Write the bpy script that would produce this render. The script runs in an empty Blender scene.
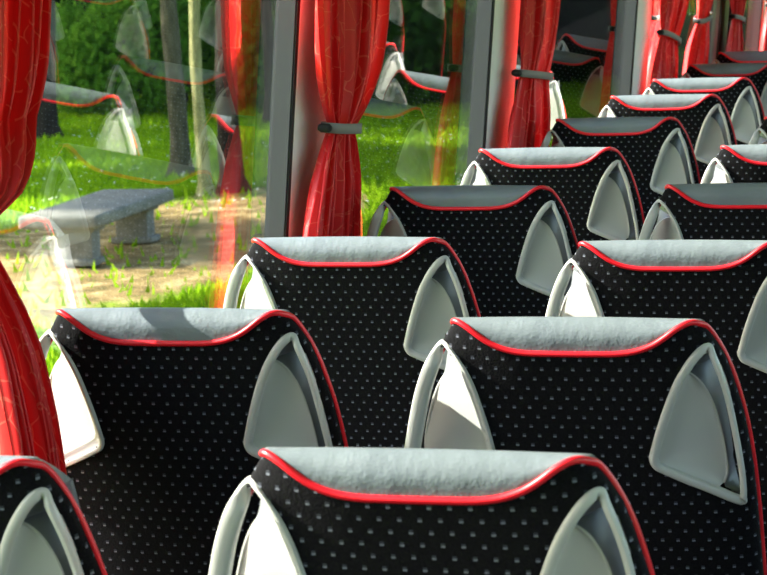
import bpy, bmesh, math, random
import numpy as np
from mathutils import Vector, Matrix
random.seed(7)
rng = np.random.default_rng(11)
S = bpy.context.scene
COL = S.collection

# ------------------------------------------------------------------ camera
Z0 = 1.15                                    # height of the seat tops above the coach floor
CY, CP, CR, CF = 0.2695, 0.1401, -0.0358, 2410.5
def cam_axes(y, p, r):
    F = np.array([-np.sin(y)*np.cos(p), np.cos(y)*np.cos(p), -np.sin(p)])
    r0 = np.cross(F, [0, 0, 1]); r0 /= np.linalg.norm(r0); u0 = np.cross(r0, F)
    return np.cos(r)*r0+np.sin(r)*u0, -np.sin(r)*r0+np.cos(r)*u0, F
ra, ua, fa = cam_axes(CY, CP, CR)
cd = bpy.data.cameras.new('camera'); cam = bpy.data.objects.new('camera', cd); COL.objects.link(cam)
M = Matrix(((ra[0], ua[0], -fa[0], 1.1132), (ra[1], ua[1], -fa[1], -1.8814), (ra[2], ua[2], -fa[2], 0.4113+Z0), (0, 0, 0, 1)))
cam.matrix_world = M
cd.sensor_width = 36; cd.lens = CF*36/767; cd.clip_start = .05; cd.clip_end = 600
cd.dof.use_dof = True; cd.dof.focus_distance = 3.6; cd.dof.aperture_fstop = 26
S.camera = cam

# ------------------------------------------------------------------ light
SUN_AZ, SUN_EL = math.radians(-8), math.radians(32)   # from the left windows, a little behind
w = bpy.data.worlds.new('world'); S.world = w; w.use_nodes = True
nt = w.node_tree; nt.nodes.clear()
sky = nt.nodes.new('ShaderNodeTexSky'); sky.sky_type = 'NISHITA'; sky.sun_disc = False
sky.sun_elevation = SUN_EL; sky.sun_rotation = -math.pi/2+SUN_AZ; sky.air_density = 1; sky.dust_density = 1.5
bg = nt.nodes.new('ShaderNodeBackground'); bg.inputs['Strength'].default_value = .55
wo = nt.nodes.new('ShaderNodeOutputWorld')
nt.links.new(sky.outputs[0], bg.inputs[0]); nt.links.new(bg.outputs[0], wo.inputs[0])
sd = bpy.data.lights.new('sun', 'SUN'); sd.energy = 17.5; sd.angle = math.radians(.55); sd.color = (1, .95, .86)
so = bpy.data.objects.new('sun', sd); COL.objects.link(so)
sv = Vector((-math.cos(SUN_EL)*math.cos(SUN_AZ), math.cos(SUN_EL)*math.sin(SUN_AZ), math.sin(SUN_EL)))
so.rotation_euler = sv.to_track_quat('Z', 'Y').to_euler(); so.location = (-20, 10, 20)
S.view_settings.view_transform = 'Standard'; S.view_settings.look = 'None'
S.view_settings.exposure = 0.7; S.view_settings.gamma = 1; S.view_settings.use_curve_mapping = False

# ------------------------------------------------------------------ materials
def mat(name, col, rough=.5, metal=0, spec=.5, **kw):
    m = bpy.data.materials.new(name); m.use_nodes = True
    b = m.node_tree.nodes['Principled BSDF']
    b.inputs['Base Color'].default_value = (*col, 1); b.inputs['Roughness'].default_value = rough
    b.inputs['Metallic'].default_value = metal; b.inputs['Specular IOR Level'].default_value = spec
    for k, v in kw.items(): b.inputs[k.replace('_', ' ')].default_value = v
    return m
def N(m, t): return m.node_tree.nodes.new(t)
def L(m, a, b): m.node_tree.links.new(a, b)
def bsdf(m): return m.node_tree.nodes['Principled BSDF']
def math_(m, op, a, b=None, c=None):
    n = N(m, 'ShaderNodeMath'); n.operation = op
    for i, v in enumerate((a, b, c)):
        if v is None: continue
        if isinstance(v, (int, float)): n.inputs[i].default_value = v
        else: L(m, v, n.inputs[i])
    return n.outputs[0]
def mixc(m, fac, a, b):
    n = N(m, 'ShaderNodeMix'); n.data_type = 'RGBA'
    for s, v in ((n.inputs[0], fac), (n.inputs[6], a), (n.inputs[7], b)):
        if isinstance(v, (int, float)): s.default_value = v
        elif isinstance(v, tuple): s.default_value = (*v, 1)
        else: L(m, v, s)
    return n.outputs[2]
def noise(m, scale, detail=3, rough=.5, coord='Object', vec=None):
    n = N(m, 'ShaderNodeTexNoise'); n.inputs['Scale'].default_value = scale
    n.inputs['Detail'].default_value = detail; n.inputs['Roughness'].default_value = rough
    if vec is None:
        tc = N(m, 'ShaderNodeTexCoord'); vec = tc.outputs[coord]
    L(m, vec, n.inputs['Vector']); return n.outputs['Fac']
def bump(m, h, strength, dist=.01):
    n = N(m, 'ShaderNodeBump'); n.inputs['Strength'].default_value = strength; n.inputs['Distance'].default_value = dist
    L(m, h, n.inputs['Height']); L(m, n.outputs[0], bsdf(m).inputs['Normal'])
def ramp(m, fac, stops):
    n = N(m, 'ShaderNodeValToRGB'); L(m, fac, n.inputs[0]); e = n.color_ramp.elements
    while len(e) < len(stops): e.new(.5)
    for i, (p, c) in enumerate(stops): e[i].position = p; e[i].color = (*c, 1)
    return n.outputs[0]

def fabric_mat():
    m = mat('dotted_velour', (.006, .006, .008), .95, spec=.12)
    b = bsdf(m); b.inputs['Sheen Weight'].default_value = .07; b.inputs['Sheen Roughness'].default_value = .45
    b.inputs['Sheen Tint'].default_value = (.9, .9, 1, 1)
    uv = N(m, 'ShaderNodeUVMap'); sp = N(m, 'ShaderNodeSeparateXYZ'); L(m, uv.outputs[0], sp.inputs[0])
    y = math_(m, 'DIVIDE', sp.outputs[1], .0119); row = math_(m, 'FLOOR', y)
    par = math_(m, 'MULTIPLY', math_(m, 'FLOORED_MODULO', row, 2.0), .5)
    x = math_(m, 'ADD', math_(m, 'DIVIDE', sp.outputs[0], .0177), par)
    fx = math_(m, 'SUBTRACT', math_(m, 'FRACT', x), .5); fy = math_(m, 'SUBTRACT', math_(m, 'FRACT', y), .5)
    mx = math_(m, 'LESS_THAN', math_(m, 'ABSOLUTE', fx), .105)
    my = math_(m, 'LESS_THAN', math_(m, 'ABSOLUTE', fy), .18)
    mask = math_(m, 'MULTIPLY', mx, my)
    low = math_(m, 'GREATER_THAN', fy, .02)
    dot = mixc(m, low, (.04, .043, .055), (.17, .18, .22))
    nz = noise(m, 420, 2); base = ramp(m, nz, [(.3, (.0015, .0015, .002)), (.75, (.007, .0065, .008))])
    L(m, mixc(m, mask, base, dot), b.inputs['Base Color'])
    bump(m, nz, .35, .002)
    return m
def leather_mat():
    m = mat('grey_leather', (.17, .2, .22), .36, spec=.5)
    n1 = noise(m, 9, 4); n2 = noise(m, 320, 3)
    L(m, ramp(m, n1, [(.3, (.13, .155, .175)), (.7, (.17, .198, .215))]), bsdf(m).inputs['Base Color'])
    h = math_(m, 'ADD', math_(m, 'MULTIPLY', noise(m, 26, 4, .6), 1.0), math_(m, 'MULTIPLY', n2, .12))
    bump(m, h, .4, .006)
    return m
def curtain_mat():
    m = mat('red_curtain_cloth', (.7, .01, .012), .38, spec=.5)
    m.node_tree.nodes.remove(bsdf(m)); out = m.node_tree.nodes['Material Output']
    uv = N(m, 'ShaderNodeUVMap')
    v1 = N(m, 'ShaderNodeTexVoronoi'); v1.feature = 'DISTANCE_TO_EDGE'; v1.inputs['Scale'].default_value = 17
    v1.inputs['Randomness'].default_value = 1
    nz = N(m, 'ShaderNodeTexNoise'); nz.inputs['Scale'].default_value = 14; L(m, uv.outputs[0], nz.inputs['Vector'])
    mp = N(m, 'ShaderNodeVectorMath'); mp.operation = 'MULTIPLY_ADD'; mp.inputs[1].default_value = (.06, .06, .06)
    L(m, nz.outputs['Color'], mp.inputs[0]); L(m, uv.outputs[0], mp.inputs[2]); L(m, mp.outputs[0], v1.inputs['Vector'])
    line = math_(m, 'LESS_THAN', v1.outputs['Distance'], .018)
    c = mixc(m, line, (.86, .006, .010), (.92, .10, .07))
    p = N(m, 'ShaderNodeBsdfPrincipled'); L(m, c, p.inputs['Base Color']); p.inputs['Roughness'].default_value = .42
    p.inputs['Specular IOR Level'].default_value = .5; p.inputs['Sheen Weight'].default_value = .15
    t = N(m, 'ShaderNodeBsdfTranslucent'); L(m, mixc(m, line, (.62, .010, .012), (.75, .08, .04)), t.inputs[0])
    mx = N(m, 'ShaderNodeMixShader'); mx.inputs[0].default_value = .22
    L(m, p.outputs[0], mx.inputs[1]); L(m, t.outputs[0], mx.inputs[2]); L(m, mx.outputs[0], out.inputs[0])
    return m
def glass_mat():
    m = bpy.data.materials.new('window_glass'); m.use_nodes = True; nt = m.node_tree; nt.nodes.clear()
    out = nt.nodes.new('ShaderNodeOutputMaterial'); lw = nt.nodes.new('ShaderNodeLayerWeight'); lw.inputs['Blend'].default_value = .5
    f5 = math_(m, 'POWER', lw.outputs['Facing'], 5.0)
    fr = math_(m, 'MULTIPLY_ADD', f5, .96, .04)
    r = math_(m, 'SUBTRACT', 1.0, math_(m, 'POWER', math_(m, 'SUBTRACT', 1.0, fr), GLASS_POW))
    t = nt.nodes.new('ShaderNodeBsdfTransparent'); t.inputs[0].default_value = (.93, .955, .935, 1)
    g = nt.nodes.new('ShaderNodeBsdfGlossy'); g.inputs['Roughness'].default_value = 0.0
    mx = nt.nodes.new('ShaderNodeMixShader')
    L(m, r, mx.inputs[0]); L(m, t.outputs[0], mx.inputs[1]); L(m, g.outputs[0], mx.inputs[2]); L(m, mx.outputs[0], out.inputs[0])
    return m
GLASS_POW = 2.3
MT = {}
MT['fabric'] = fabric_mat(); MT['leather'] = leather_mat(); MT['curtain'] = curtain_mat(); MT['glass'] = glass_mat()
MT['pipe'] = mat('red_piping', (.75, .008, .02), .38, spec=.5)
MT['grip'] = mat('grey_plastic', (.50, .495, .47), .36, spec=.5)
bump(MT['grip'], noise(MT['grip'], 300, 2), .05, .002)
MT['grip_shade'] = mat('shaded_grey_plastic', (.13, .135, .15), .4, spec=.4)  # same plastic as the grips, with the recess shade put into its colour
MT['plain_black'] = mat('black_fabric', (.008, .008, .01), .9, spec=.2)
MT['metal'] = mat('seat_metal', (.2, .2, .21), .4, .8)
MT['pillar'] = mat('pillar_panel', (.74, .73, .73), .55); bump(MT['pillar'], noise(MT['pillar'], 200, 2), .08, .002)
MT['pillar_side'] = mat('pillar_side_trim', (.035, .038, .045), .5)
MT['seal'] = mat('rubber_seal', (.008, .008, .009), .7)
MT['brown'] = mat('brown_frame', (.10, .075, .075), .4)
MT['band'] = mat('grey_band', (.22, .2, .2), .7)
MT['wall'] = mat('wall_panel', (.09, .09, .095), .7)
MT['ceil'] = mat('ceiling_panel', (.5, .5, .49), .8)
MT['floor'] = mat('vinyl_floor', (.06, .06, .065), .6); bump(MT['floor'], noise(MT['floor'], 60), .1)
MT['concrete'] = mat('weathered_concrete', (.3, .29, .27), .9)
L(MT['concrete'], ramp(MT['concrete'], noise(MT['concrete'], 7, 6, .65), [(.3, (.12, .118, .10)), (.7, (.27, .255, .21))]), bsdf(MT['concrete']).inputs['Base Color'])
bump(MT['concrete'], noise(MT['concrete'], 40, 5), .4, .01)
def bark_mat(name, a, b):
    m = mat(name, a, .95, spec=.2); tc = N(m, 'ShaderNodeTexCoord'); mp = N(m, 'ShaderNodeMapping')
    mp.inputs['Scale'].default_value = (5, 5, 1.2); L(m, tc.outputs['Object'], mp.inputs[0])
    n = noise(m, 3, 6, .7, vec=mp.outputs[0]); L(m, ramp(m, n, [(.35, a), (.68, b)]), bsdf(m).inputs['Base Color']); bump(m, n, .9, .04)
    return m
MT['bark'] = bark_mat('grey_bark', (.05, .045, .028), (.16, .14, .09))
MT['bark_pale'] = bark_mat('pale_bark', (.18, .17, .07), (.42, .40, .18))
MT['bark_dark'] = bark_mat('dark_bark', (.012, .010, .008), (.05, .038, .028))
def leaf_mat(name, a, b, tr):
    m = bpy.data.materials.new(name); m.use_nodes = True; nt = m.node_tree; nt.nodes.clear()
    out = nt.nodes.new('ShaderNodeOutputMaterial'); d = nt.nodes.new('ShaderNodeBsdfDiffuse'); t = nt.nodes.new('ShaderNodeBsdfTranslucent')
    n = noise(m, 1.7, 3); c = ramp(m, n, [(.3, a), (.7, b)]); L(m, c, d.inputs[0])
    c2 = mixc(m, .5, c, tr); L(m, c2, t.inputs[0])
    mx = nt.nodes.new('ShaderNodeMixShader'); mx.inputs[0].default_value = .5
    L(m, d.outputs[0], mx.inputs[1]); L(m, t.outputs[0], mx.inputs[2]); L(m, mx.outputs[0], out.inputs[0])
    return m
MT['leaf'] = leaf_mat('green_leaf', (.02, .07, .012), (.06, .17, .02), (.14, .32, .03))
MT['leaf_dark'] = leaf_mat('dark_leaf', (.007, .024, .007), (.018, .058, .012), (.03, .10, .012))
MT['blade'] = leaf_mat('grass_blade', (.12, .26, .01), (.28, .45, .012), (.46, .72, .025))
def ground_mat():
    m = mat('lawn_soil', (.1, .2, .02), .95, spec=.1)
    tc = N(m, 'ShaderNodeTexCoord'); P = tc.outputs['Object']; sp = N(m, 'ShaderNodeSeparateXYZ'); L(m, P, sp.inputs[0])
    g = ramp(m, noise(m, 1.1, 6, .7, vec=P), [(.3, (.05, .13, .008)), (.5, (.15, .29, .010)), (.72, (.30, .47, .015))])
    d = ramp(m, noise(m, 2.3, 8, .75, vec=P), [(.32, (.06, .07, .02)), (.5, (.30, .20, .08)), (.66, (.66, .50, .24))])
    ex = math_(m, 'DIVIDE', math_(m, 'ADD', sp.outputs[0], 7.6), 1.9); ey = math_(m, 'DIVIDE', math_(m, 'SUBTRACT', sp.outputs[1], 20.0), 6.2)
    e = math_(m, 'ADD', math_(m, 'POWER', math_(m, 'ABSOLUTE', ex), 2), math_(m, 'POWER', math_(m, 'ABSOLUTE', ey), 2))
    e = math_(m, 'ADD', e, math_(m, 'MULTIPLY', math_(m, 'SUBTRACT', noise(m, .8, 5, .7, vec=P), .5), 2.2))
    mk = N(m, 'ShaderNodeMapRange'); mk.inputs[1].default_value = .75; mk.inputs[2].default_value = 1.25
    L(m, e, mk.inputs[0])
    L(m, mixc(m, mk.outputs[0], d, g), bsdf(m).inputs['Base Color'])
    bump(m, noise(m, 14, 4, .7, vec=P), .6, .05)
    return m
MT['ground'] = ground_mat()

# ------------------------------------------------------------------ helpers
def tag(o, label=None, cat=None, group=None, kind=None):
    for k, v in (('label', label), ('category', cat), ('group', group), ('kind', kind)):
        if v: o[k] = v
    return o
def mesh_obj(name, verts, faces, m, parent=None, smooth=True, uvs=None):
    me = bpy.data.meshes.new(name); me.from_pydata([tuple(map(float, v)) for v in verts], [], faces)
    if uvs is not None:
        ul = me.uv_layers.new(name='UVMap')
        for l in me.loops: ul.data[l.index].uv = uvs[l.vertex_index]
    me.validate(); me.update()
    if smooth: me.polygons.foreach_set('use_smooth', [True]*len(me.polygons))
    me.materials.append(m)
    o = bpy.data.objects.new(name, me); COL.objects.link(o)
    if parent: o.parent = parent
    return o
def empty(name, loc, rz=0):
    o = bpy.data.objects.new(name, None); COL.objects.link(o); o.location = loc; o.rotation_euler = (0, 0, rz)
    o.empty_display_size = .05
    return o
class MB:
    def __init__(s): s.v = []; s.f = []
    def add(s, v, f):
        b = len(s.v); s.v += [tuple(p) for p in v]; s.f += [tuple(i+b for i in q) for q in f]
    def grid(s, P, closed_u=False, closed_v=False):
        R, C = len(P), len(P[0]); v = [p for r in P for p in r]; f = []
        for i in range(R if closed_u else R-1):
            for j in range(C if closed_v else C-1):
                i2, j2 = (i+1) % R, (j+1) % C
                f.append((i*C+j, i*C+j2, i2*C+j2, i2*C+j))
        s.add(v, f)
    def tube(s, pts, r, n=8, closed=False, cap=True):
        pts = [Vector(p) for p in pts]; K = len(pts); rings = []; prev = None
        for i, p in enumerate(pts):
            a = pts[(i-1) % K] if (closed or i > 0) else p; b = pts[(i+1) % K] if (closed or i < K-1) else p
            t = (b-a).normalized()
            if prev is None: prev = t.orthogonal().normalized()
            nrm = (prev-t*prev.dot(t)).normalized(); prev = nrm; bi = t.cross(nrm)
            rr = r[i] if isinstance(r, (list, tuple)) else r
            rings.append([p+(nrm*math.cos(2*math.pi*k/n)+bi*math.sin(2*math.pi*k/n))*rr for k in range(n)])
        b0 = len(s.v); s.grid(rings, closed, True)
        if cap and not closed:
            s.f.append(tuple(b0+k for k in range(n))[::-1]); s.f.append(tuple(b0+(K-1)*n+k for k in range(n)))
    def rbox(s, c, d, r=.01, seg=2, rot=None, xf=None):
        bm = bmesh.new(); bmesh.ops.create_cube(bm, size=1)
        for v in bm.verts: v.co = Vector((v.co.x*d[0], v.co.y*d[1], v.co.z*d[2]))
        if r > 0: bmesh.ops.bevel(bm, geom=bm.edges[:], offset=min(r, min(d)*.49), segments=seg, affect='EDGES', profile=.5)
        for v in bm.verts:
            if rot is not None: v.co = rot @ v.co
            v.co = v.co+Vector(c)
            if xf: v.co = Vector(xf(v.co))
        bm.verts.index_update(); s.add([v.co[:] for v in bm.verts], [[v.index for v in f.verts] for f in bm.faces]); bm.free()
    def build(s, name, m, parent=None, smooth=True):
        o = mesh_obj(name, s.v, s.f, m, parent, smooth)
        if smooth:
            try: o.data.set_sharp_from_angle(angle=math.radians(40))
            except Exception: pass
        return o
def smooth(x, a, b):
    x = max(0, min(1, (x-a)/(b-a))); return x*x*(3-2*x)
def interp(x, xs, ys): return float(np.interp(x, xs, ys))
def catmull(pts, n, closed=True):
    P = np.array(pts, float); K = len(P); out = []
    for i in range(K if closed else K-1):
        p0, p1, p2, p3 = (P[(i-1) % K], P[i], P[(i+1) % K], P[(i+2) % K]) if closed else (P[max(i-1, 0)], P[i], P[i+1], P[min(i+2, K-1)])
        for k in range(n):
            t = k/n; out.append(.5*((2*p1)+(-p0+p2)*t+(2*p0-5*p1+4*p2-p3)*t*t+(-p0+3*p1-3*p2+p3)*t**3))
    if not closed: out.append(P[-1])
    return np.array(out)

# ------------------------------------------------------------------ coach shell
TAU = math.radians(5.5); XL, XR = -.172, 2.42
def wp(side, Y, h, d):
    x = h*math.sin(TAU)+d*math.cos(TAU); z = Z0+h*math.cos(TAU)-d*math.sin(TAU)
    return (XL+x, Y, z) if side < 0 else (XR-x, Y, z)
def wbox(mb, side, y0, y1, h0, h1, d0, d1, r=.0):
    mb.rbox(((y0+y1)/2, (h0+h1)/2, (d0+d1)/2), (y1-y0, h1-h0, d1-d0), r, 2, xf=lambda c: wp(side, c.x, c.y, c.z))
def struct(o): o['kind'] = 'structure'; return o
YB, YF = -3.4, 15.2
HB, HT = -.42, .64
def plain_box(name, c, d, m, r=0):
    b = MB(); b.rbox(c, d, r); return struct(b.build(name, m, None, False))
plain_box('floor', ((XL+XR)/2, (YB+YF)/2, -.05), (XR-XL+.2, YF-YB, .1), MT['floor'])
plain_box('ceiling', ((XL+XR)/2, (YB+YF)/2, 2.12), (XR-XL+.1, YF-YB, .06), MT['ceil'])
for side, nm in ((-1, 'left'), (1, 'right')):
    b = MB(); wbox(b, side, YB, YF, -1.15, HB, -.05, .02); struct(b.build('wall_'+nm, MT['wall'], None, False))
    b = MB(); wbox(b, side, YB, YF, HT, .98, -.05, .02)
    struct(b.build('trim_9' if side < 0 else 'trim_10', MT['ceil'], None, False))
b = MB(); b.rbox(((XL+XR)/2, YB-.03, 1.05), (XR-XL+.1, .06, 2.1)); struct(b.build('wall_back', MT['wall'], None, False))
b = MB(); b.rbox(((XL+XR)/2, YF+.03, .5), (XR-XL+.1, .06, 1.0)); b.rbox(((XL+XR)/2, YF+.03, 1.98), (XR-XL+.1, .06, .24))
struct(b.build('wall_front', MT['plain_black'], None, False))
# luggage racks
for side, x0 in ((-1, XL+.06), (1, XR-.42)):
    b = MB(); b.rbox((x0+.18, (YB+YF)/2, 1.93), (.36, YF-YB-.2, .03), .01); b.rbox((x0+(.35 if side < 0 else .01), (YB+YF)/2, 1.96), (.03, YF-YB-.2, .09), .012)
    o = b.build('luggage_rack', MT['ceil'], None)
    tag(o, 'grey overhead luggage rack along the %s windows' % ('left' if side < 0 else 'right'), 'luggage rack')
# pillars on the left wall: (start, end)
PIL = [(-2.75, -2.5), (-1.08, -.83), (.12, .36), (2.06, 2.30), (3.60, 3.90), (5.70, 6.0), (7.55, 8.10), (9.32, 9.46), (10.9, 11.1)]
for i, (a, c) in enumerate(PIL):
    brown = i == 6
    t = struct(empty('trim_%d' % (i+11), wp(-1, a, HB, 0)))
    inv = Matrix.Translation(-Vector(wp(-1, a, HB, 0)))
    def part(nm, m, *boxes):
        b = MB()
        for x in boxes: wbox(b, -1, *x)
        b.v = [tuple(inv @ Vector(p)) for p in b.v]; return struct(b.build(nm, m, t, True))
    if brown:
        part('frame_panel', MT['brown'], (a, a+.24, HB, HT, .002, .033, .006), (a+.29, c, HB, HT, .002, .033, .006))
        part('frame_edge', MT['pillar_side'], (a-.012, a+.0, HB, HT, .002, .037, .003), (c, c+.06, HB, HT, .002, .04, .006))
        part('rubber_seal', MT['seal'], (a+.24, a+.29, HB, HT, .002, .02))
    else:
        part('pillar_panel', MT['pillar'], (a+.008, c, HB, HT, -.005, .035, .008))
        part('pillar_side', MT['pillar_side'], (a-.006, a+.006, HB, HT, -.005, .030), (c-.004, c+.006, HB, HT, -.005, .03))
        part('rubber_seal', MT['seal'], (a-.004, a+.010, HB, HT, .029, .0345, .002))
ends = [YB]+[v for p in PIL for v in p]+[YF]
n = 0
for i in range(0, len(ends), 2):
    n += 1; b = MB(); wbox(b, -1, ends[i], ends[i+1], HB, HT, -.003, .001)
    struct(b.build('window_%d' % n, MT['glass'], None, False))
# right side windows and pillars
for i in range(10):
    y = YB+i*1.95
    if y < YF:
        b = MB(); wbox(b, 1, y, min(y+.2, YF), HB, HT, 0, .04, .01); struct(b.build('trim_%d' % (30+i), MT['pillar'], None))
        if y+1.95 <= YF+.5:
            b = MB(); wbox(b, 1, y+.2, min(y+1.95, YF), HB, HT, -.003, .001); struct(b.build('window_%d' % (20+i), MT['glass'], None, False))

# ------------------------------------------------------------------ coach seat
RHO = math.radians(15); BD = .038; PE = 3.2; 
def lsh(s): return .018*max(0, min(1, (s-.035)/.14))
def sw(u, wv, s):          # back frame -> thing frame (origin on the floor under the seat top)
    return (u, wv*math.cos(RHO)+s*math.sin(RHO), Z0-s*math.cos(RHO)+wv*math.sin(RHO))
AS = [-.01, .01, .02, .03, .045, .06, .08, .1, .13, .16, .2, .26, .35, .8]
AV = [.138, .141, .146, .153, .162, .170, .176, .181, .188, .192, .196, .199, .201, .201]
def A(s): return interp(s, AS, AV)
TS = [0, .3, .42, .5, .58, .65, .72, .78, .84, .9, .95, .98, 1]
TV = [.0475, .0472, .0450, .0415, .037, .0315, .0258, .0210, .0168, .0138, .0135, .0170, .0255]
def sp_(t):
    t = abs(t); return sum(interp(min(1, abs(t+k*.012*min(1, (1-t)/.03))), TS, TV) for k in (-2, -1, 0, 1, 2))/5
def shell_w(t, s=None):
    k = 1
    if t < 0 and s is not None: k = 1-.62*smooth(s, .035, .06)*(1-smooth(s, .235, .27))*smooth(-t, .6, .95)
    return BD*k*(1-max(0, 1-abs(t)**PE)**(1/PE))
def su(t, s):
    w_ = shell_w(t); u = A(s)*t-math.copysign(((.004 if t > 0 else .017)-(.0 if t > 0 else .010)*smooth(s, .045, .11))*smooth(w_, .012, BD+.004), t)
    return u+lsh(s)*t if t < 0 else u
def shell(t, s): return (su(t, s), shell_w(t, s), s)
half = list(np.linspace(0, .90, 50))+[.915, .93, .945, .957, .968, .977, .985, .991, .996, .999, 1.0]
TT = [-t for t in half[:0:-1]]+half
EAR = [(.1435, .040), (.1285, .054), (.110, .085), (.0925, .130), (.0815, .165), (.079, .178), (.084, .189), (.096, .196), (.118, .207), (.145, .220),
       (.170, .234), (.181, .238), (.1885, .233), (.1905, .220), (.1895, .190), (.185, .148), (.178, .100), (.1700, .068), (.163, .051), (.154, .0405)]
EO = catmull(EAR, 5)
def inside(px, py, poly):
    c = False; j = len(poly)-1
    for i in range(len(poly)):
        xi, yi = poly[i]; xj, yj = poly[j]
        if (yi > py) != (yj > py) and px < (xj-xi)*(py-yi)/(yj-yi)+xi: c = not c
        j = i
    return c
# inward normals of the outline
K = len(EO); area = sum(EO[i][0]*EO[(i+1) % K][1]-EO[(i+1) % K][0]*EO[i][1] for i in range(K))
NI = []
for i in range(K):
    t = EO[(i+1) % K]-EO[(i-1) % K]; t /= np.linalg.norm(t); nn = np.array([-t[1], t[0]])*(1 if area > 0 else -1); NI.append(nn)
NI = np.array(NI)
FB = np.array([smooth(-NI[i][0], .55, .95) for i in range(K)])
FB = np.array([(FB[i-2]+FB[i-1]+FB[i]+FB[(i+1) % K]+FB[(i+2) % K])/5 for i in range(K)])
WD = .0105+.0015*FB
EI = EO+NI*WD[:, None]; EM = EO+NI*(WD*.5)[:, None]
HOLE = [tuple(p) for p in EM]
def uw(u, s): return shell_w(min(abs(u)/A(s), .985))

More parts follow.
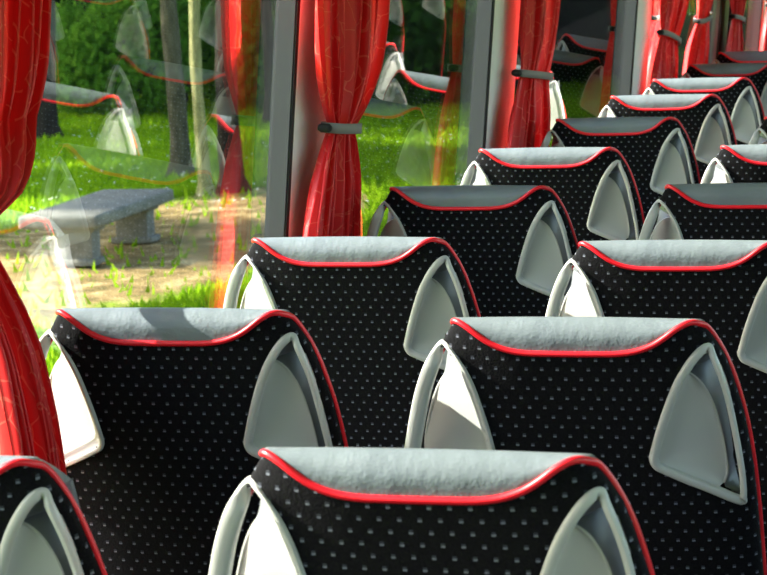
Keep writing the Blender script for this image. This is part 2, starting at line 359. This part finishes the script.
def build_seat():
    root = empty('coach_seat', (0, 0, 0))
    # rear shell of dotted velour
    vs = list(np.linspace(0, .22, 56))+list(np.linspace(.23, .76, 12)); SB = .76
    V, UV, F = [], [], []; C = len(TT)
    for v in vs:
        arc = 0; row = []
        for j, t in enumerate(TT):
            s = sp_(t)+(v/SB)*(SB-sp_(t)) if v > 0 else sp_(t)
            row.append((su(t, s), shell_w(t, s), s))
        us = [0]
        for j in range(1, C): us.append(us[-1]+math.hypot(row[j][0]-row[j-1][0], row[j][1]-row[j-1][1]))
        mid = us[C//2]
        for j in range(C): V.append(row[j]); UV.append((us[j]-mid, row[j][2]))
    for i in range(len(vs)-1):
        for j in range(C-1):
            q = (i*C+j, i*C+j+1, (i+1)*C+j+1, (i+1)*C+j)
            cu = sum(V[k][0] for k in q)/4; cs = sum(V[k][2] for k in q)/4
            if inside(abs(cu)-(lsh(cs) if cu < 0 else 0), cs, HOLE): continue
            F.append(q)
    mesh_obj('back_shell', [sw(*p) for p in V], F, MT['fabric'], root, True, UV)
    # piping
    P = [shell(1, s) for s in np.linspace(.62, .0285, 60)]; P += [(su(t, sp_(t)), shell_w(t), sp_(t)) for t in TT[::-1]]
    P += [shell(-1, s) for s in np.linspace(.0285, .62, 60)]
    P = [(u*1.003, w_-.0012, s-.0012) for u, w_, s in P]
    P = np.array(P)
    for _ in range(6): P[1:-1] = (P[:-2]+2*P[1:-1]+P[2:])/4
    P = catmull(P[::2], 2, False)
    b = MB(); b.tube([sw(*p) for p in P], .0034, 10); b.build('piping', MT['pipe'], root)
    # leather head pad
    def uL(s): return interp(s, [.005, .03, .05, .1, .2, .26], [.140, .148, .152, .157, .164, .176])
    def wL(s): return interp(s, [.005, .03, .06, .2, .26], [.038, .046, .064, .066, .045])
    base = [(1, uL(s), wL(s), s, 0) for s in np.linspace(.26, .0295, 22)]
    base += [(0, su(t, sp_(t)), shell_w(t), sp_(t), 1) for t in TT[::-1][::2]]
    base += [(-1, -uL(s), wL(s), s, 0) for s in np.linspace(.0295, .26, 22)]
    loops = []
    #        du   , w  , rise fraction, drop
    steps = [(1, 0, 0, 0, 0), (1.0, .001, 0, .28, 0), (1.0, .002, 0, .48, 0), (1.0, .005, 0, .66, 0), (1.0, .0115, 0, .84, 0), (.995, .022, 0, .98, 0), (.985, .030, 0, 1, .001), (.97, .038, 0, 1, .005), (.94, .050, 0, 1, .012), (.90, .062, 0, 1, .021), (.84, None, .092, 1, .036), (.76, None, .104, 1, .055), (.5, None, .110, 1, .075), (.2, None, .112, 1, .09), (0, None, .112, 1, .1)]
    for du, dw, aw, rise, drop in steps:
        lp = []
        for sd_, u, w_, s, top in base:
            k = smooth(1-abs(u)/.149, 0, .12) if top else 0
            sc = .0115+.0055*(min(abs(u), .145)/.145)**2
            ws = (w_+dw) if aw == 0 else max(aw, w_+.02)
            ws = w_+dw if aw == 0 else max(aw, w_+.02)
            q = max(0, ws-.024); surf = sc*.35+.0075+.42*q+3.2*q*q
            s2 = s+(surf-s)*rise if top else max(s, surf)
            if aw: s2 += drop*.4
            um = .1505-.36*ws+interp(s2, [.03, .09, .2], [0, .024, .034]); u2 = u*du
            if abs(u2) > um and (ws > .039): u2 = math.copysign(um, u2)
            lp.append((u2, ws, s2)); continue
            lp.append((u*du, ws, s2))
        loops.append(lp)
    b = MB(); b.grid([[sw(*p) for p in lp] for lp in loops]); mesh = b.build('headrest', MT['leather'], root)
    # front cushion of the backrest
    def ring(s, hw, w0, w1, e=3.2):
        return [(hw*math.copysign(abs(math.cos(a))**(2/e), math.cos(a)), (w0+w1)/2+(w1-w0)/2*math.copysign(abs(math.sin(a))**(2/e), math.sin(a)), s) for a in np.linspace(0, 2*math.pi, 33)[:-1]]
    b = MB(); rr = [ring(.235, .05, .07, .11), ring(.238, .15, .05, .135), ring(.25, .175, .04, .145), ring(.3, .19, .036, .15), ring(.45, .193, .036, .155), ring(.62, .193, .036, .165), ring(.72, .19, .036, .17), ring(.75, .16, .05, .15), ring(.752, .05, .08, .12)]
    b.grid([[sw(*p) for p in r] for r in rr], False, True); b.build('backrest', MT['plain_black'], root)
    # grips
    for sg in (1, -1):
        def X(u, w_, s): return sw(sg*u-(lsh(s) if sg < 0 else 0), w_, s)
        b = MB(); rows = []
        for i in range(K):
            o, nn, f, wd = EO[i], NI[i], FB[i], (WD[i] if sg > 0 else .0062+.0118*FB[i])
            w0 = uw(o[0], o[1])*(1-f)+.010*f-.0035; d = .008+.026*f
            if sg < 0: w0 = uw(o[0], o[1])*(1-f)-.0035-.0035*f; d = .008+.006*f
            prof = [(0.0, d), (0, .0035), (.0012, .0008), (wd*.3, -.0004), (wd*.68, 0), (wd*.9, .0012), (wd, .0035), (wd, d), ]
            if sg > 0: prof = [(a*(1-.38*f)+.0045*f+(.006*f if q_ == 0 else 0), c) for q_, (a, c) in enumerate(prof)]
            rows.append([X(o[0]+nn[0]*a, w0+c, o[1]+nn[1]*a) for a, c in prof])
        b.grid(rows, True, True); g = b.build('grip_handle', MT['grip'], root)
        if sg < 0: g.data.flip_normals()
        ridge = catmull([(.1210, .073), (.134, .079), (.146, .092), (.156, .115), (.1635, .150), (.1670, .185), (.166, .201), (.160, .212)], 5, False)
        # inner outline running from the top, down the inner side and along the bottom
        RW = .0178; EI_ = EI if sg > 0 else EO+NI*(.0062+.0118*FB)[:, None]
        if sg > 0: ridge = ridge-np.array([.0035, 0])*np.sin(np.linspace(0, math.pi, len(ridge)))[:, None]**.5
        if sg < 0: ridge = ridge+np.array([.0055, 0])*np.sin(np.linspace(0, math.pi, len(ridge)))[:, None]**.5; RW = .040
        i0 = int(np.argmin(np.hypot(EI_[:, 0]-ridge[0][0], EI_[:, 1]-ridge[0][1]))); i1 = int(np.argmin(np.hypot(EI_[:, 0]-ridge[-1][0], EI_[:, 1]-ridge[-1][1])))
        ch = EI_[i0:i1+1]; nR = 36
        def resamp(c, n_):
            dd = np.concatenate([[0], np.cumsum(np.hypot(*(np.diff(c, axis=0).T)))]); q = np.linspace(0, dd[-1], n_)
            return np.stack([np.interp(q, dd, c[:, 0]), np.interp(q, dd, c[:, 1])], 1)
        cA, cB = resamp(ch, nR), resamp(ridge, nR); rows = []
        for k in range(nR):
            row = []
            for x in (0, .04, .1, .18, .3, .45, .6, .75, .9, 1):
                q = cA[k]*(1-x)+cB[k]*x; e_ = math.sin(math.pi*k/(nR-1))**.5
                wa = uw(cA[k][0], cA[k][1])+.003
                if sg > 0: w_ = wa*(1-x)+.018*x+.004*e_*(math.sin(math.pi*x)**.7)
                else: k_ = min(1, x/.05); w_ = wa*(1-k_)+k_*(.011*(1-x)+(RW*(.25+.75*e_))*x)
                row.append(X(q[0], w_, q[1]))
            rows.append(row)
        b = MB(); b.grid(rows); b.tube([X(p[0], (RW if sg > 0 else RW*(.25+.75*math.sin(math.pi*i_/(len(ridge)-1))**.5))-.0003, p[1]) for i_, p in enumerate(ridge)], .0017, 6)
        pn = b.build('recess_panel', MT['grip'], g)
        # outer side wall of the recess, running forward
        jt = int(np.argmin(np.hypot(EI_[:, 0]-.150, EI_[:, 1]-.044))); jb = int(np.argmin(np.hypot(EI_[:, 0]-.180, EI_[:, 1]-.226)))
        top = [EI_[(i) % K] for i in range(jt, K)]+[EI_[i] for i in range(0, i0)] if jt > i0 else [EI_[i] for i in range(jt, i0)]
        bot = [EI_[i] for i in range(i1+1, jb+1)]
        chain = list(top)+list(ridge)+list(bot); rows = []
        nt_, nr_ = len(top), len(ridge)
        for k, p in enumerate(chain):
            if k < nt_: far = (min(.158, max(p[0]+.012, uL(p[1]+.02))), p[1]+.006); w0 = .008+.010*k/max(1, nt_)
            elif k < nt_+nr_: far = (max(uL(p[1]), p[0]+.001), p[1]); w0 = RW if sg > 0 else RW*(.25+.75*math.sin(math.pi*(k-nt_)/(nr_-1))**.5)
            else: far = (uL(p[1]), p[1]+.004); w0 = .016
            rows.append([X(p[0]*(1-x)+far[0]*x, w0*(1-x)+.066*x, p[1]*(1-x)+far[1]*x) for x in (0, .15, .5, 1)])
        b = MB(); b.grid(rows); b.build('recess_side', MT['grip_shade'], g)
    # seat cushion, base and legs
    b = MB(); b.rbox((0, .40, .41), (.41, .50, .14), .045, 4); b.build('seat_cushion', MT['plain_black'], root)
    b = MB(); b.rbox((0, .38, .31), (.38, .44, .06), .01); b.build('seat_frame', MT['metal'], root)
    for x in (-.14, .14):
        b = MB(); b.rbox((x, .36, .145), (.04, .30, .27), .01); b.rbox((x, .36, .007), (.08, .36, .014), .004); b.build('leg', MT['metal'], root)
    return root
SEAT = build_seat()
def copy_tree(o, parent=None):
    c = o.copy(); COL.objects.link(c); c.parent = parent
    for ch in o.children: copy_tree(ch, c)
    return c
RY = [0, .716, 1.438, 2.197, 2.975, 3.735, 4.548, 5.30, 6.10, 6.92]
WINX = [-.012, -.006, 0, .006, -.010, .003, -.006, -.010, -.012, -.018]; WINZ = [-.012, .008, .002, -.002, -.004, 0, -.001, -.002, -.002, -.003]
AISX = [.481, .475, .487, .496, .492, .496, .49, .49, .49, .49]; AISZ = [.001, 0, -.004, -.002, -.003, -.003, 0, 0, 0, 0]
ORD = ['nearest', 'second', 'third', 'fourth', 'fifth', 'sixth', 'seventh', 'eighth', 'ninth', 'farthest']
first = True
def place(x, y, z, label, group):
    global first
    o = SEAT if first else copy_tree(SEAT); first = False
    o.location = (x, y, z); tag(o, label, 'coach seat', group); return o
EXW = ['cut off at the lower left corner', 'beside the curtain at the left edge', 'beside the first curtained pillar', 'just past the first full curtain', 'below the second pillar',
       'below the second full curtain', 'beneath the reflection in the second far window', 'by the third pillar', 'dark topped, under the far curtains', 'last before the brown frame']
EXA = ['its top filling the bottom centre', 'large in the right centre', 'its grip cut by the right edge', 'cut by the right edge', 'only its left end in frame', 'a sliver at the right edge', 'out past the right edge', 'out past the right edge', 'out past the right edge', 'out past the right edge']
for k in range(10):
    place(WINX[k]+.132, RY[k], WINZ[k], '%s black dotted window seat from camera, %s' % (ORD[k], EXW[k]), 'window-side coach seats')
    if k < 8: place(AISX[k]+.132, RY[k], AISZ[k], '%s black dotted aisle seat from camera, %s' % (ORD[k], EXA[k]), 'aisle-side coach seats')
ORD2 = ORD[:9]+['tenth', 'eleventh', 'twelfth', 'thirteenth', 'farthest']
for k in range(14):
    y = RY[k]+.02 if k < 10 else RY[9]+.02+(k-9)*.79
    for j, (x, nm) in enumerate(((1.50, 'aisle'), (1.985, 'window'))):
        place(x, y, 0, '%s %s seat in the right-hand rows, seen mirrored in the glass' % (ORD2[k], nm), 'right-hand coach seats')

# ------------------------------------------------------------------ curtains
def curtain(idx, tie, top, bot, ht, label, folds, seed, htop=.60, hbot=-.46, slope=.0, rs=.06, ls=.12, bs=.11, dfun=lambda h: .083):
    r = random.Random(seed); NA, NB = 150, 70
    ph = [r.uniform(0, 6.28) for _ in range(6)]
    L0 = (tie[0]+tie[1])/2; rootp = Vector(wp(-1, L0, hbot, .085)); root = empty('window_curtain', rootp)
    def edge(h, a):
        T = tie[a]
        if h >= ht: k = 1-math.exp(-(h-ht)/(rs if a else ls)); return T+(top[a]-T)*min(1, k*1.05)
        k = 1-math.exp(-(ht-h)/bs); return T+(bot[a]-T)*min(1, k*1.05)
    V, UV = [], []
    hs = sorted(set([round(x, 4) for x in list(np.linspace(hbot, ht-.03, 26))+list(np.linspace(ht-.03, ht+.03, 14))+list(np.linspace(ht+.03, htop, 30))]))
    for h in hs:
        l, rr = edge(h, 0), edge(h, 1); q = min(1, abs(h-ht)/.10); amp = .013+.012*q; W = rr-l
        for i in range(NA+1):
            a = i/NA
            hh = h+slope*(a-.5)*(1-q)
            g = a*2*math.pi*folds+ph[0]+.9*math.sin(2*math.pi*a*1.7+ph[1])+.25*math.sin(h*9+ph[2])
            f = math.sin(g)*(.72+.28*math.sin(2*math.pi*a*2.3+ph[3]+h*2))+.22*math.sin(2.3*g+ph[4]+h*6)*q
            # bundle is lens shaped in plan
            d = dfun(h)+amp*f*(math.sin(math.pi*min(1, max(0, a*.92+.04)))**.4)
            Y = l+W*(a+.32/folds*math.sin(g+1.3)*.5)
            V.append(tuple(Vector(wp(-1, Y, hh, d))-rootp)); UV.append((a*.9+seed, h))
    F = [(i*(NA+1)+j, i*(NA+1)+j+1, (i+1)*(NA+1)+j+1, (i+1)*(NA+1)+j) for i in range(len(hs)-1) for j in range(NA)]
    cl = mesh_obj('cloth', V, F, MT['curtain'], root, True, UV)
    m_ = cl.modifiers.new('thickness', 'SOLIDIFY'); m_.thickness = .0012
    b = MB(); rows = []
    for i in range(48):
        th = 2*math.pi*i/48; cy, cd_ = math.cos(th), math.sin(th)
        Y = L0+(W_ := (tie[1]-tie[0])/2+.016)*math.copysign(abs(cy)**.75, cy); d = dfun(ht)+.026*math.copysign(abs(cd_)**.75, cd_)
        hh = ht+slope*(Y-L0)/(2*W_)
        rows.append([tuple(Vector(wp(-1, Y, hh+e, d*1.0))-rootp) for e in (-.009, .009)])
    b.grid(rows, True); tb = b.build('tie_band', MT['band'], root)
    m_ = tb.modifiers.new('thickness', 'SOLIDIFY'); m_.thickness = .002
    b = MB(); b.tube([tuple(Vector(wp(-1, tie[0]-.022, ht-slope*.5, d))-rootp) for d in (dfun(ht)-.017, dfun(ht)-.011, dfun(ht)+.003, dfun(ht)+.007)], [.005, .008, .008, .004], 14); b.build('tie_knob', MT['seal'], root)
    b = MB(); b.rbox((0, 0, 0), (.016, .6, .012), .002)
    tag(root, label, 'curtain', 'red window curtains'); return root
curtain(0, (.640, .682), (.80, .955), (.60, .738), .118, 'red curtain at the left edge, nearest the camera', 7, 1, slope=-.01, ls=.05, bs=.10, dfun=lambda h: interp(h, [-.46, -.3, -.2, -.12, -.03, .03, .10, .15, .22], [.195, .185, .176, .162, .138, .112, .083, .078, .034]))
curtain(1, (2.13, 2.26), (2.00, 2.44), (2.02, 2.35), .108, 'red tied curtain on the first full pillar, left of centre', 8, 2, slope=-.012)
curtain(2, (3.72, 4.05), (3.70, 4.12), (3.60, 4.12), .10, 'red tied curtain on the second full pillar, centre top', 8, 3, slope=-.03)
curtain(3, (5.95, 6.28), (5.93, 6.50), (5.83, 6.34), .09, 'dark red tied curtain on the third pillar with a drooping band', 8, 4, slope=-.05, rs=.09)
curtain(4, (6.80, 7.05), (6.78, 7.16), (6.55, 7.06), .128, 'bright red curtain just before the brown frame', 7, 5, slope=.02, rs=.09)
curtain(5, (7.86, 8.10), (7.66, 8.20), (7.74, 8.18), .082, 'narrow red curtain just past the brown frame', 7, 6, slope=-.03)
curtain(6, (9.15, 9.4), (9.0, 9.5), (9.0, 9.45), .1, 'farthest red curtain at the top right corner', 7, 8)
b = MB()
wbox(b, -1, YB+.1, YF-.1, .60, .62, .055, .11, .004); tag(b.build('curtain_rail', MT['metal'], None), 'long metal curtain rail above the left windows', 'curtain rail')

# ------------------------------------------------------------------ outdoors
GZ = Z0-2.45
def gz(x, y):
    # a grassy bank rises far ahead
    k = smooth(y+x*.0, 62, 120)*smooth(x, -45, -15); return GZ+2.6*k
xs = list(np.linspace(-140, 60, 81)); ys = list(np.linspace(-60, 220, 113))
b = MB(); b.grid([[(x, y, gz(x, y)+.03*math.sin(x*.7)*math.cos(y*.5)-(.03 if x > -4 else 0)) for x in xs] for y in ys])
o = b.build('ground', MT['ground'], None); struct(o)
# bench
be = empty('stone_bench', (-7.8, 20.05, GZ), math.radians(3)); tag(be, 'grey concrete slab bench on two block legs on the lawn', 'bench')
b = MB(); b.rbox((0, 0, .43), (.78, 2.45, .13), .035, 3); b.build('bench_top', MT['concrete'], be)
for y in (-.92, .78):
    b = MB(); b.rbox((.10, y, .19), (.34, .26, .38), .02); b.rbox((.10, y, .03), (.42, .34, .06), .015); b.rbox((.10, y, .345), (.42, .34, .05), .015); b.build('leg', MT['concrete'], be)
# grass blades
def grass():
    n = 90000
    az = rng.uniform(math.radians(9), math.radians(27), n); d = rng.uniform(14**.5, 62**.5, n)**2
    x = 1.11-np.sin(az)*d; y = -1.88+np.cos(az)*d
    e = ((x+7.6)/1.9)**2+((y-20)/6.2)**2
    keep = (x < -4.2) & ((e > 1.0) | (rng.random(n) < .05)); x, y, d = x[keep], y[keep], d[keep]; n = len(x)
    hgt = rng.uniform(.04, .11, n)*(1+d/60); wd = .012+d*.0007; a = rng.uniform(0, math.pi, n); lean = rng.normal(0, .35, (n, 2))*hgt[:, None]
    z = np.array([gz(p, q) for p, q in zip(x, y)])+.03*np.sin(x*.7)*np.cos(y*.5)-.01
    V = np.zeros((n, 3, 3)); V[:, 0] = np.stack([x-np.cos(a)*wd, y-np.sin(a)*wd, z], 1); V[:, 1] = np.stack([x+np.cos(a)*wd, y+np.sin(a)*wd, z], 1)
    V[:, 2] = np.stack([x+lean[:, 0], y+lean[:, 1], z+hgt], 1)
    me = bpy.data.meshes.new('lawn_grass'); me.vertices.add(n*3); me.vertices.foreach_set('co', V.reshape(-1))
    me.loops.add(n*3); me.loops.foreach_set('vertex_index', np.arange(n*3)); me.polygons.add(n); me.polygons.foreach_set('loop_start', np.arange(n)*3); me.polygons.foreach_set('loop_total', np.full(n, 3))
    me.update(); me.validate(); me.materials.append(MT['blade']); o = bpy.data.objects.new('lawn_grass', me); COL.objects.link(o)
    tag(o, 'short bright green grass blades covering the lawn', 'grass', kind='stuff')
grass()
def flowers():
    n = 420; az = rng.uniform(math.radians(11), math.radians(25), n); d = rng.uniform(26, 40, n); b = MB()
    for a, q in zip(az, d):
        x, y = 1.11-math.sin(a)*q, -1.88+math.cos(a)*q; z = gz(x, y)+.03*math.sin(x*.7)*math.cos(y*.5)+rng.uniform(.07, .12); rr = rng.uniform(.012, .024)
        b.add([(x+rr*math.cos(k*math.pi/3), y+rr*math.sin(k*math.pi/3), z) for k in range(6)]+[(x, y, z+.012), (x, y, z-.01)], [(k, (k+1) % 6, 6) for k in range(6)]+[((k+1) % 6, k, 7) for k in range(6)])
    tag(b.build('lawn_flowers', mat('white_petal', (.8, .8, .72), .8), None), 'tiny white flowers scattered in the lawn behind the bench', 'flowers', kind='stuff')
flowers()
# foliage meshes
def leaf_mesh(name, blobs, n, size, m):
    bl = np.array(blobs); wts = bl[:, 3]*bl[:, 4]*bl[:, 5]; idx = rng.choice(len(bl), n, p=wts/wts.sum()); B = bl[idx]
    v = rng.normal(size=(n, 3)); v /= np.linalg.norm(v, axis=1)[:, None]; r = rng.uniform(.35, 1, n)**.4
    c = B[:, :3]+v*B[:, 3:6]*r[:, None]
    a = rng.normal(size=(n, 3)); a /= np.linalg.norm(a, axis=1)[:, None]; t = rng.normal(size=(n, 3)); bb = np.cross(a, t); bb /= np.linalg.norm(bb, axis=1)[:, None]
    s = (size*rng.uniform(.6, 1.3, n))[:, None]
    V = np.stack([c-a*s, c-bb*s*.5, c+a*s, c+bb*s*.5], 1)
    me = bpy.data.meshes.new(name); me.vertices.add(n*4); me.vertices.foreach_set('co', V.reshape(-1)); me.loops.add(n*4); me.loops.foreach_set('vertex_index', np.arange(n*4))
    me.polygons.add(n); me.polygons.foreach_set('loop_start', np.arange(n)*4); me.polygons.foreach_set('loop_total', np.full(n, 4)); me.update(); me.validate(); me.materials.append(m)
    return me
def crown_blobs(R, H, n, seed):
    r = random.Random(seed); out = []
    for i in range(n):
        a = r.uniform(0, 6.28); q = r.uniform(0, R*.75); k = r.uniform(.45, .8)
        out.append((q*math.cos(a), q*math.sin(a), r.uniform(0, H), R*k*.7, R*k*.7, R*k*.5))
    return out
CR_A = leaf_mesh('crown', crown_blobs(3.6, 4.5, 12, 3), 9000, .17, MT['leaf'])
CR_B = leaf_mesh('crown', crown_blobs(3.0, 5.5, 12, 5), 9000, .17, MT['leaf'])
SH_A = leaf_mesh('shrub', [(0, 0, 1.0, 1.9, 1.5, 1.3), (1.1, .2, .7, 1.2, 1.1, .9), (-1.2, -.2, .8, 1.2, 1.1, 1.1), (.2, .1, 2.0, 1.2, 1.1, .9)], 9000, .11, MT['leaf'])
SH_B = leaf_mesh('shrub', [(0, 0, 1.5, 2.4, 1.8, 2.1), (1.3, .2, .8, 1.5, 1.2, 1.1), (-1.4, -.2, 1.9, 1.5, 1.2, 1.6)], 9000, .13, MT['leaf_dark'])
def tree(x, y, dia, hgt, m, crown, label, lean=(0, 0), cs=1, seed=0, group=None):
    r = random.Random(seed); base = gz(x, y); root = empty('tree', (x, y, base)); tag(root, label, 'tree', group)
    pts, rad = [], []
    for i in range(22):
        h = (i/21)**1.15*hgt; pts.append((lean[0]*h+.04*math.sin(h*1.3+seed), lean[1]*h+.04*math.cos(h*1.1+seed), h-.1))
        flare = 1+.9*math.exp(-h/.18)
        rad.append(dia/2*flare*(1-.45*h/hgt)*(1+.06*math.sin(h*7+seed)))
    b = MB(); b.tube(pts, rad, 16)
    for k in range(5):
        h = hgt*(.62+.08*k); a = r.uniform(0, 6.28); l = hgt*.25
        b.tube([(lean[0]*h, lean[1]*h, h), (lean[0]*h+math.cos(a)*l*.5, lean[1]*h+math.sin(a)*l*.5, h+l*.4), (lean[0]*h+math.cos(a)*l, lean[1]*h+math.sin(a)*l, h+l*.9)], [dia*.18, dia*.12, dia*.05], 8)
    b.build('trunk', m, root)
    c = bpy.data.objects.new('crown', crown); COL.objects.link(c); c.parent = root; c.location = (lean[0]*hgt*.8, lean[1]*hgt*.8, hgt*.72); c.scale = (cs, cs, cs); c.rotation_euler = (0, 0, r.uniform(0, 6))
    return root
tree(-9.75, 27.6, .25, 10, MT['bark'], CR_A, 'tree with a grey-brown trunk standing behind the stone bench', (.01, 0), 1.0, 1)
tree(-8.55, 25.2, .15, 9, MT['bark_pale'], CR_B, 'slim tree with a pale sunlit trunk right of the bench', (.012, 0), .8, 2)
tree(-8.30, 25.6, .28, 10, MT['bark_dark'], CR_A, 'dark brown tree close behind the slim pale trunk', (-.005, .01), 1.0, 3)
tree(-14.3, 34.0, .40, 11, MT['bark_dark'], CR_B, 'thick dark tree beside the left curtain', (.01, 0), 1.2, 4)
tree(-14.6, 41.0, .32, 11, MT['bark_dark'], CR_A, 'dark tree in front of the shrubs, far behind the bench', (.0, 0), 1.2, 5)
tree(-11.2, 36.0, .20, 10, MT['bark_dark'], CR_B, 'thin dark tree between the bench trunk and the pale trunk', (.0, 0), 1, 6)
tree(-17.2, 43.0, .35, 11, MT['bark_dark'], CR_A, 'dark tree at the back of the lawn behind the left curtain edge', (.0, 0), 1.2, 7)
tree(-8.6, 45.0, .3, 11, MT['bark_dark'], CR_B, 'dark tree at the back of the lawn seen past the first curtain', (.0, 0), 1.2, 8)
# trees toward the sun, whose crowns shade strips of the lawn
for i, (x, y, s_) in enumerate([(-25, 31, 1.0), (-29, 33.5, .9), (-27, 42, 1.1), (-27, 47, 1.2), (-31, 37, 1.0), (-24, 52, 1.2), (-33, 50, 1.2), (-18, 58, 1.0), (-34, 28.5, .7), (-28, 60, 1.2), (-22.5, 25.0, .68), (-19.5, 20.5, .5), (-30, 43, 1.0), (-25, 56, 1.1), (-23, 49, .9)]):
    tree(x, y-6, .34, 10+i % 3, MT['bark_dark'], (CR_A, CR_B)[i % 2], '%s tree of the park row left of the lawn, outside the frame' % (ORD[:9]+['tenth', 'eleventh', 'twelfth', 'thirteenth', 'fourteenth', 'fifteenth'])[i], (0, 0), s_, 20+i, 'park trees left of the lawn')
MT['leaf_sunlit'] = leaf_mat('sunlit_leaf', (.06, .18, .02), (.15, .32, .035), (.28, .52, .045))  # leaf green brightened, sunlight on the shrubs put into the colour
SH_C = leaf_mesh('shrub', [(0, 0, 1.0, 1.3, 1.1, 1.2), (.6, .2, 1.6, .9, .9, .8), (-.7, -.1, .8, .9, .9, .9)], 5000, .09, MT['leaf_sunlit'])
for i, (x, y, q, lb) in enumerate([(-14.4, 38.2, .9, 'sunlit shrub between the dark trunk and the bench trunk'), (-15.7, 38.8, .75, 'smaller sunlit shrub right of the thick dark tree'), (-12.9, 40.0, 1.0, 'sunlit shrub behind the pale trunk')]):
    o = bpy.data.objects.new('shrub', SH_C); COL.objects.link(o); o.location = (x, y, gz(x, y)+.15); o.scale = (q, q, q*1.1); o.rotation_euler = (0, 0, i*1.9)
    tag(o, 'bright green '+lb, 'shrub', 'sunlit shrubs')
# shrubs closing the far side of the lawn
k = 0
for i in range(26):
    x = -34+i*1.12; y = 49+3*math.sin(i*1.7)+(-.25)*(x+20)
    if x > -8.2: continue
    dark = i % 5 != 1
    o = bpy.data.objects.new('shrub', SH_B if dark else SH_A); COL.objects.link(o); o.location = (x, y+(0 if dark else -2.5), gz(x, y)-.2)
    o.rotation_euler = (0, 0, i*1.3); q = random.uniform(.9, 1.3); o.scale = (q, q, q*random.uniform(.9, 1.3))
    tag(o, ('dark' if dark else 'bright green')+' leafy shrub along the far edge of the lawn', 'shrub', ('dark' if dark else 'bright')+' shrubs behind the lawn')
for i in range(16):
    x = -46+i*2.9; y = 66+4*math.sin(i*2.1)
    if x > -12: y += 66
    o = bpy.data.objects.new('shrub', SH_B); COL.objects.link(o); o.location = (x, y, gz(x, y)-.3); o.rotation_euler = (0, 0, i*2.3); o.scale = (2.2, 2.2, 2.6)
    tag(o, 'tall dark thicket shrub closing the view behind the lawn', 'shrub', 'tall thicket shrubs')
